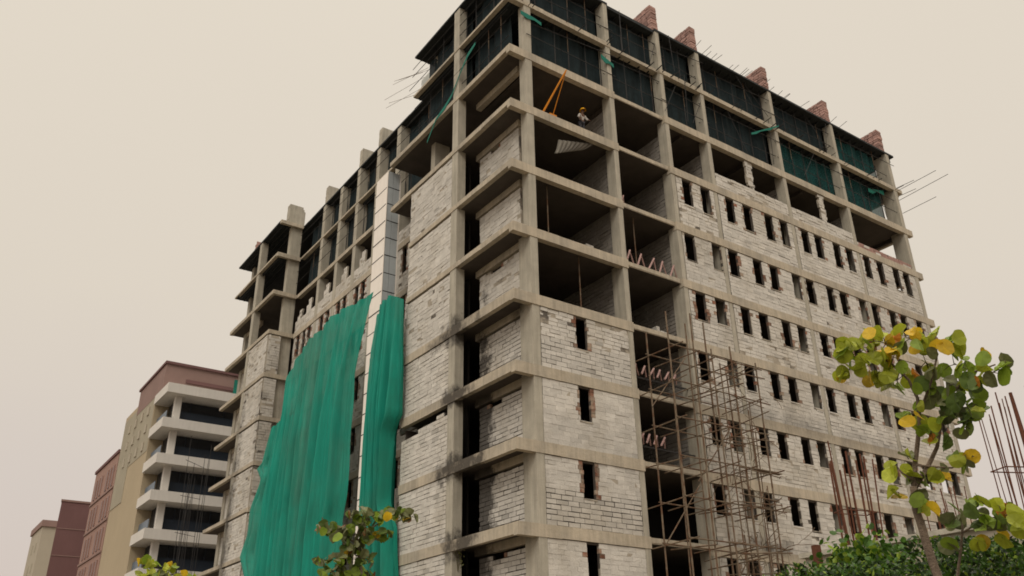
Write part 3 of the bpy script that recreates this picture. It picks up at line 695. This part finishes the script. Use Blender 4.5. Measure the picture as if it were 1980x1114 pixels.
E = [(0, 1), (1, 2), (2, 3), (3, 4), (4, 5), (5, 6), (6, 7), (2, 8), (8, 9), (9, 10), (10, 11), (11, 12), (2, 13), (13, 14), (14, 15), (15, 16), (16, 17), (0, 18), (18, 19), (19, 20), (20, 21), (0, 22), (22, 23), (23, 24), (24, 25)]
body = skinned('person', J, E, M['skin']); tag(body, 'worker in yellow helmet and pale shirt leaning on the open floor edge', 'person')
def wchild(o): o.parent = body; return o
SJ = [J[0], J[1], J[2], J[8], J[9], J[10], J[13], J[14], J[15]]; SJ = [(Vector(j[0]),)+tuple(r+.014 for r in j[1:]) for j in SJ]; SJ[0] = (SJ[0][0]-Vector((0, 0, .03)),)+SJ[0][1:]
wchild(skinned('shirt', SJ, [(0, 1), (1, 2), (2, 3), (3, 4), (4, 5), (2, 6), (6, 7), (7, 8)], M['shirt']))
TJ = [J[0], J[18], J[19], J[20], J[22], J[23], J[24]]; TJ = [(Vector(j[0]),)+tuple(r+.012 for r in j[1:]) for j in TJ]
wchild(skinned('trousers', TJ, [(0, 1), (1, 2), (2, 3), (0, 4), (4, 5), (5, 6)], M['trousers']))
s = MB(); hc = W+Vector((0, -.15, 1.585)); vs = []; K = 14
for j in range(6):
    a = math.pi/2*j/5; rr = .145*math.cos(a) if j else .145
    for k in range(K): g = 2*math.pi*k/K; vs.append(hc+Vector((rr*math.cos(g), rr*1.12*math.sin(g), .15*math.sin(a))))
for k in range(K): g = 2*math.pi*k/K; vs.append(hc+Vector((.165*math.cos(g), .20*math.sin(g), -.012)))
s.mesh(vs, [(j*K+k, j*K+(k+1) % K, (j+1)*K+(k+1) % K, (j+1)*K+k) for j in range(5) for k in range(K)]+[(6*K+k, 6*K+(k+1) % K, (k+1) % K, k) for k in range(K)], M['yellow'])
wchild(s.build('helmet', smooth=True))
s = MB()                                                              # face and fingers
fc = W+Vector((0, -.15, 1.55))
s.box(fc.x-.011, fc.x+.011, fc.y-.105, fc.y-.07, fc.z-.03, fc.z+.01, M['skin']); s.box(fc.x-.03, fc.x+.03, fc.y-.088, fc.y-.07, fc.z-.055, fc.z-.046, M['rust'])
for sx in (-1, 1): s.box(fc.x+sx*.033-.011, fc.x+sx*.033+.011, fc.y-.09, fc.y-.07, fc.z+.0, fc.z+.012, M['darkmetal']); s.box(fc.x+sx*.09-.008, fc.x+sx*.09+.008, fc.y-.02, fc.y+.02, fc.z-.03, fc.z+.03, M['skin'])
for hx, base in ((-1, J[12][0]), (1, J[17][0])):
    for q in range(5):
        p = Vector(base)+Vector(((q-2)*.017, 0, .01)); l = (.05, .07, .078, .07, .055)[q]
        s.tube([p, p+Vector((0, -l*.5, -l*.35)), p+Vector((0, -l*.6, -l))], .009, M['skin'], 6, .006)
wchild(s.build('face_and_fingers'))

# ------------------------------------------------------------------ neighbours
H = 3.5
nb = empty('balcony_building', (-1.2, 57, 0), 'office block with white wraparound balcony bands and maroon roof parapet', 'building')
zt = 22.81+G; X0, Y0 = -1.2, 57.0
s = MB()
s.box(X0+1.5, 20, Y0+2.6, 62.05, 0, zt+.5, M['glass']); child(s, 'glazed_wall', nb)
for k in range(9):
    z = zt-k*H
    s = MB(); s.box(X0, 20, Y0, 62.0, z-.95, z, M['white']); child(s, 'balcony_band', nb)
    if k:
        s = MB(); s.box(X0+1.2, 20, Y0+1.6, Y0+1.64, z+.05, z+1.25, M['rail']); child(s, 'railing', nb)
        s = MB(); s.box(X0+.55, X0+.59, Y0+1.4, 62, z+.05, z+1.1, M['rail2']); child(s, 'railing', nb)
        for q in range(5):
            s = MB(); s.box(X0+3+q*3.4, X0+3.12+q*3.4, Y0+2.5, Y0+2.59, z+.05, z+H-.96, M['rail']); child(s, 'mullion', nb)
for (x, y) in ((X0+1.1, Y0+.9), (X0+11, Y0+.9)):
    s = MB(); s.box(x, x+.62, y, y+.6, 0, zt-.96, M['white']); child(s, 'column', nb)
s = MB(); s.box(X0+.15, 20, 62.1, 75.5, 0, 24.0+G, M['tan']); child(s, 'side_wall', nb)
s = MB(); s.box(X0+.12, X0+.3, 62.3, 70, 17.2+G, 23.6+G, M['tan2']); s.box(X0+.10, X0+.3, 70.05, 75.3, 13.5+G, 23.4+G, M['tan2']); child(s, 'weathered_panel', nb)
for k in range(3):
    for q in range(4):
        s = MB(); y = 64+q*2.6; s.box(X0+.02, X0+.11, y, y+.7, 17.6+G+k*1.9, 18.5+G+k*1.9, M['cream']); child(s, 'window', nb)
s = MB(); s.box(X0+.1, 20, 59.6, 70, zt+.02, 25.6+G, M['maroon2']); s.box(X0-.05, 20, 59.4, 70.2, 25.6+G, 25.85+G, M['maroon']); s.box(X0+2.2, 20, 59.45, 59.59, 23.9+G, 24.25+G, M['maroon']); child(s, 'roof_parapet', nb)
s = MB(); s.box(5.5, 9, 58.2, 58.25, zt+.05, zt+1.9, M['greenrope']); tag(s.build('roof_screen'), 'faded green screen on the roof edge of the balcony building', 'screen')
pb = empty('pink_building', (-1.2, 75.6, 0), 'pinkish rendered block with rows of tall narrow windows beyond the tan wall', 'building')
s = MB(); s.box(X0+.1, 20, 75.6, 87.6, 0, 20.1+G, M['pink']); child(s, 'wall', pb)
s = MB(); s.box(X0-.05, 20, 75.55, 87.8, 20.1+G, 20.45+G, M['maroon']); child(s, 'roof', pb)
for k in range(6):
    z = 16.6+G-k*3.45
    s = MB(); s.box(X0-.02, X0+.1, 75.6, 87.6, z-.5, z-.3, M['maroon2']); child(s, 'string_course', pb)
    for q in range(7):
        if q == 3: continue
        s = MB(); y = 76.6+q*1.5; s.box(X0+.04, X0+.098, y, y+.75, z, z+2.3, M['pinkglass']); s.box(X0-.02, X0+.096, y-.12, y, z, z+2.3, M['pink']); child(s, 'window', pb)
mb_ = empty('maroon_building', (0, 100, 0), 'plain dark maroon block with flat roof behind the pink building', 'building')
s = MB(); s.prism([(-2.6, 100), (20, 100), (20, 118), (.8, 118)], 0, 19.0+G, M['maroon']); child(s, 'wall', mb_)
s = MB(); s.prism([(-2.7, 99.9), (20, 99.9), (20, 118), (.75, 118)], 19.0+G, 19.25+G, M['maroon2']); child(s, 'roof', mb_)
for k in range(5):
    s = MB(); s.box(-2.5, 19, 99.95, 100.02, 15.5+G-k*3.4, 15.6+G-k*3.4, M['maroon2']); child(s, 'joint', mb_)
cb = empty('cream_building', (2, 150, 0), 'pale cream block with brown roof edge, farthest left', 'building')
s = MB(); s.box(1.95, 20, 150, 162, 0, 24.3+G, M['cream']); child(s, 'wall', cb)
s = MB(); s.box(1.7, 20, 149.7, 162.3, 24.3+G, 25.4+G, M['maroon2']); child(s, 'roof', cb)
for k in range(5):
    for q in range(2):
        s = MB(); y = 153+q*3.8; s.box(1.9, 1.949, y, y+1.2, 20.3+G-k*3.6, 21.9+G-k*3.6, M['tan2']); child(s, 'window', cb)

# ------------------------------------------------------------------ wall, hedge, post, starter bars
s = MB(); s.box(-10.4, -10.15, -40, -20.9, 0, 3.27, M['cream']); s.box(-10.46, -10.09, -40, -20.85, 3.271, 3.33, M['concrete2'])
tag(s.build('boundary_wall'), 'pale rendered wall end showing just above the hedge', 'wall')
s = MB(); pp = at(1578, 1060, 10.2)
s.box(pp.x-.035, pp.x+.035, pp.y-.035, pp.y+.035, 0, pp.z+.03, M['rust']); tag(s.build('post'), 'short dark rusty post poking out of the hedge', 'post')
def cage(name, u0, u1, vt, d, n, lab, r=.014, tie=True, jit=40):
    s = MB(); p0 = at(u0, vt, d); p1 = at(u1, vt, d*1.03); ax = (p1-p0)
    for k in range(n):
        for row in (0, 1):
            t = (k+.5*row)/max(1, n-1); bs = p0+ax*t+Vector((.15*row, .35*row, 0)); tp = bs.z-R(0, jit)/100*1.2
            s.tube([(bs.x, bs.y, 0.0), (bs.x+R(-.02, .02), bs.y+R(-.02, .02), tp*.6), (bs.x+R(-.09, .09), bs.y+R(-.09, .09), tp)], r*R(.7, 1.2), M['rust'], 5)
    if tie:
        for f in (.45, .78):
            a = p0.copy(); a.z = p0.z*f; c = p1.copy(); c.z = a.z; o_ = Vector((.15, .35, 0))
            s.tube([a, c, c+o_, a+o_, a], .012, M['rust'], 5)
    if n == 9: s.tube([(p1.x-.25, p1.y+.15, 0), (p0.x+.35, p0.y-.25, p0.z-.15)], .03, M['rust'], 6)
    return tag(s.build(name), lab, 'rebar', 'rusty starter bars for new columns')
cage('rebar_cage', 1607, 1668, 850, 20, 6, 'rusty rebar cage before the lower windows left of the round-leaved tree', jit=60, r=.022)
cage('rebar_cage', 1795, 1850, 925, 22, 5, 'rusty rebar cage partly hidden behind the round-leaved tree', jit=60)
cage('rebar_cage', 1903, 1985, 745, 18, 9, 'tall rusty rebar cage against the sky at the far right', jit=45, r=.012)
cage('rebar_cage', 1965, 2020, 640, 13, 3, 'tall thin rods at the right edge rising highest', tie=False, jit=20) if False else None

def pal(ws):
    x = R(0, sum(w for _, w in ws))
    for k, w in ws:
        x -= w
        if x <= 0: return LEAF[k]
    return LEAF[ws[0][0]]
# hedge
s = MB()
def hedge_top(t):                     # t = metres along -Y from y=-17
    return (2.74 if t > 23.9 else 2.74-(23.9-t)*.08)+.10*math.sin(t*1.7)+.10*math.sin(t*3.9+1)+.16*noise.noise(Vector((t*.9, 2, 0)))
for k in range(52000):
    y = R(-27.5, -18.6); x = -12.5+R(-.75, .9)*1.0; tp = hedge_top(-y)+.1*noise.noise(Vector((x*2, y*2, 3)))
    zz = tp-abs(random.gauss(0, .22)) if random.random() < .88 else R(1.0, tp)
    if x > -12.2: zz -= (x+12.2)*.15
    m_ = LEAF['hedge'] if random.random() < .5 else (LEAF['hedgedark'] if random.random() < .8 else LEAF['green'])
    p = Vector((x, y, zz)); nn = Vector((R(-1, 1), R(-1, 1), R(-.3, 1.2))).normalized(); a = nn.orthogonal().normalized(); bb_ = nn.cross(a); q = R(0, 6.28)
    a, bb_ = a*math.cos(q)+bb_*math.sin(q), bb_*math.cos(q)-a*math.sin(q); L_ = R(.02, .036)
    s.mesh([p-a*L_, p+bb_*L_*.42, p+a*L_, p-bb_*L_*.42], [(0, 1, 2, 3)], m_, R(.6, 1.5))
hg = empty('hedge', (-12.5, -24, 0), 'dense dark green hedge along the bottom right of the photo', 'hedge')
child(s, 'foliage', hg)
s = MB()
for k in range(40):
    y = -19.6-k*.24; x = -12.5+R(-.3, .3); s.tube([(x, y, 0), (x+R(-.1, .1), y+R(-.1, .1), 1.4), (x+R(-.2, .2), y+R(-.2, .2), 2.6)], .02, M['bark'], 5, .006)
child(s, 'stems', hg)
s = MB()
for k in range(1500):                  # a taller shoot of the hedge
    c0 = Vector((-11.9, -22.75, 2.86)); p = c0+Vector((random.gauss(0, .16), random.gauss(0, .20), abs(random.gauss(0, .15))-.12))
    s.leaf(p, R(.02, .035), LEAF['hedge'] if random.random() < .7 else LEAF['green'], R(.6, 1.4))
o = tag(s.build('shrub'), 'small leafy shrub rising from the hedge before the rebar cage', 'shrub')

# trees: trunk polyline, branch polylines, leaf clusters given at their own distance
def tree(name, lab, d, trunks, clusters, lr, palette, heart=False, loc=None, depth=.28, cat='tree', dens=1.0):
    base = at(*trunks[0][0][:2], d); root = empty(name, (base.x, base.y, 0), lab, cat)
    s = MB()
    for k, (pts, r0, r1) in enumerate([(t[:-2], t[-2], t[-1]) for t in trunks]):
        P_ = [at(u, v, d+dd) for u, v, dd in pts]
        if k == 0: P_ = [Vector((P_[0].x, P_[0].y, 0)), Vector((P_[0].x+.02, P_[0].y, P_[0].z*.5))]+P_
        Q = []
        for i in range(len(P_)-1):
            for q in range(3): Q.append(P_[i].lerp(P_[i+1], q/3)+Vector((R(-1, 1), R(-1, 1), 0))*r0*.12)
        Q.append(P_[-1]); s.tube(Q, r0, M['bark'], 8, r1)
    child(s, 'trunk', root, smooth=True)
    s = MB(); tw = MB()
    for cl in clusters:
        u, v, ru, rv, n, pl = cl[:6]; dz = cl[6] if len(cl) > 6 else 0
        cc = at(u, v, d+dz); sc_ = d/FPX
        for k in range(int(n*dens)):
            while True:
                a, c = R(-1, 1), R(-1, 1)
                if a*a+c*c <= 1: break
            p = at(u+a*ru, v+c*rv, d+dz+R(-depth, depth)*(.4+ru*sc_))
            nn = (Vector((R(-1, 1), R(-1, .6), 0)).normalized()*R(.3, 1.2)+Vector((0, 0, R(-.6, .8)))).normalized()
            s.leaf(p, lr*R(.72, 1.12), pal(palette[pl]), R(.75, 1.25), nn, R(.1, .8), heart)
            if k % 2 == 0: tw.tube([cc, cc.lerp(p, .5)+Vector((0, 0, .01)), p], .0035*d/6.5, M['stem'], 4, .0015)
    child(s, 'crown', root, smooth=False); child(tw, 'twigs', root)['kind'] = 'stuff'
PAL = dict(A=[('lime', 7), ('green', 2), ('yellow', 1.2)], B=[('yellow', 2.0), ('orange', 1.0), ('lime', 5), ('brown', .3)], C=[('green', 5), ('lime', 3.5), ('dull', 2), ('orange', .25), ('yellow', .4)],
           D=[('green', 4), ('dark', 3), ('dull', 2), ('orange', .3), ('lime', 1.2)], E=[('lime', 4), ('yellow', 2.2), ('orange', .5), ('green', 2)], F=[('dull', 5), ('green', 3.5), ('dark', 3), ('yellow', .15), ('brown', .3)])
tree('round_leaf_tree', 'slender young tree with round lime and orange leaves in front of the tower right side', 6.5,
  [[(1812, 1114, 0), (1790, 1045, 0), (1772, 985, 0), (1766, 940, 0), .032, .024],
   [(1766, 940, 0), (1771, 880, .02), (1778, 820, .05), (1774, 770, .05), (1757, 735, .05), (1720, 700, .0), (1660, 680, -.05), .018, .005],
   [(1768, 945, 0), (1795, 900, .06), (1812, 865, .1), (1820, 815, .12), (1842, 760, .1), (1880, 720, .1), (1925, 705, .1), .017, .005],
   [(1778, 800, .05), (1800, 740, -.05), (1812, 690, -.05), (1810, 650, -.05), .010, .004],
   [(1768, 930, 0), (1745, 915, -.05), (1733, 900, -.05), .008, .003], [(1772, 900, 0), (1840, 905, .1), (1872, 890, .1), .008, .003]],
  [(1625, 675, 20, 22, 6, 'A'), (1655, 685, 28, 32, 8, 'A'), (1640, 715, 30, 20, 6, 'A'), (1690, 660, 26, 20, 7, 'B'), (1713, 665, 28, 26, 7, 'B'), (1690, 705, 28, 35, 7, 'A'),
   (1725, 700, 24, 25, 5, 'B'), (1735, 735, 32, 26, 7, 'A'), (1760, 655, 30, 22, 6, 'C'), (1785, 650, 22, 22, 5, 'E'), (1790, 700, 40, 32, 9, 'C'), (1812, 647, 12, 12, 2, 'C'), (1822, 672, 20, 10, 4, 'B'),
   (1845, 665, 18, 20, 4, 'A'), (1845, 705, 28, 24, 6, 'C'), (1875, 730, 26, 30, 7, 'D'), (1905, 690, 14, 10, 3, 'E'), (1920, 720, 26, 18, 7, 'C'), (1945, 700, 5, 5, 1, 'C'),
   (1800, 760, 34, 26, 8, 'D'), (1765, 800, 22, 22, 6, 'E'), (1835, 745, 18, 20, 4, 'D'), (1840, 795, 34, 25, 9, 'D'), (1880, 790, 26, 30, 9, 'D'), (1800, 835, 22, 20, 5, 'C'), (1825, 850, 10, 14, 2, 'D'), (1868, 828, 16, 14, 4, 'D'),
   (1722, 898, 12, 10, 2, 'A'), (1730, 912, 14, 10, 2, 'A'), (1757, 888, 10, 10, 2, 'C'), (1757, 918, 14, 12, 2, 'B'), (1778, 925, 20, 16, 4, 'C'), (1738, 952, 12, 14, 3, 'A'), (1782, 962, 14, 16, 4, 'C'), (1798, 982, 8, 10, 2, 'A'),
   (1812, 915, 14, 12, 3, 'C'), (1830, 928, 18, 8, 3, 'E'), (1853, 885, 10, 12, 3, 'C'), (1868, 900, 10, 14, 3, 'C'), (1883, 883, 6, 6, 1, 'C')],
  .055, PAL, dens=1.3)
tree('small_round_leaf_tree', 'low round-leaved sapling above the hedge at the right edge', 7.4,
  [[(1852, 1114, 0), (1858, 1060, 0), (1862, 1010, 0), .014, .008], [(1862, 1030, 0), (1900, 1005, .1), (1950, 995, .1), .008, .004]],
  [(1850, 1000, 18, 24, 6, 'D'), (1880, 985, 14, 12, 4, 'D'), (1903, 975, 14, 12, 3, 'C'), (1905, 1010, 26, 22, 8, 'D'), (1935, 985, 14, 12, 4, 'E'), (1945, 1015, 20, 22, 6, 'D'), (1970, 995, 14, 18, 5, 'A'), (1893, 1050, 12, 8, 3, 'B'), (1845, 1055, 16, 8, 3, 'C'), (1938, 1040, 8, 8, 2, 'B'), (1985, 1020, 16, 20, 4, 'B')],
  .058, PAL)
tree('heart_leaf_tree', 'small heart-leaved tree in front of the green nets at bottom centre', 11,
  [[(702, 1140, 0), (695, 1080, 0), (690, 1040, 0), (700, 1005, 0), .030, .012], [(690, 1050, 0), (650, 1030, 0), (622, 1020, 0), .012, .004], [(695, 1035, 0), (745, 1005, .1), (785, 992, .1), .012, .004]],
  [(690, 992, 22, 14, 9, 'F'), (715, 1005, 26, 16, 12, 'F'), (745, 1000, 30, 15, 16, 'F'), (775, 995, 20, 12, 9, 'F'), (792, 1000, 10, 12, 4, 'F'), (630, 1022, 20, 12, 8, 'F'), (655, 1030, 24, 14, 13, 'F'), (690, 1035, 34, 16, 18, 'F'), (730, 1030, 28, 14, 14, 'F'), (672, 1062, 30, 18, 15, 'F'), (700, 1080, 24, 24, 16, 'F'), (660, 1092, 20, 10, 7, 'F'), (628, 1084, 18, 8, 6, 'F'), (640, 1106, 28, 14, 14, 'F'), (690, 1110, 34, 14, 16, 'F'), (670, 1130, 50, 14, 20, 'F')],
  .060, PAL, heart=True, dens=1.35)
tree('leafy_sapling', 'yellow-green leafy sapling top at the bottom left edge', 9.5,
  [[(320, 1150, 0), (312, 1120, 0), (285, 1090, 0), .014, .005], [(315, 1125, 0), (355, 1112, 0), .008, .004]],
  [(283, 1087, 16, 8, 8, 'A'), (300, 1098, 22, 8, 9, 'C'), (325, 1098, 16, 8, 7, 'A'), (290, 1112, 26, 8, 10, 'A'), (330, 1112, 30, 8, 12, 'C'), (368, 1113, 22, 6, 6, 'A'), (320, 1130, 60, 12, 20, 'C')],
  .042, PAL, heart=True)
# weed growing from the ledge
s = MB(); w0 = Vector((.35, 4.35, Z[10]+.3))
wp = onX(885, 1105, .3); wp.z = max(wp.z, 1)
root = empty('weed', wp, 'spindly weed growing on the ledge of the dark slot', 'plant')
for k in range(5):
    tip = wp+Vector((R(-.2, .1), R(-.45, .35), R(.3, .9))); s.tube([wp, wp.lerp(tip, .5)+Vector((0, 0, .1)), tip], .008, M['stem'], 4, .004)
child(s, 'stem', root); s = MB()
for k in range(45):
    s.leaf(wp+Vector((R(-.2, .1), R(-.45, .4), R(.15, 1.0))), R(.03, .06), LEAF['dull'], R(.8, 1.3))
child(s, 'leaves', root)
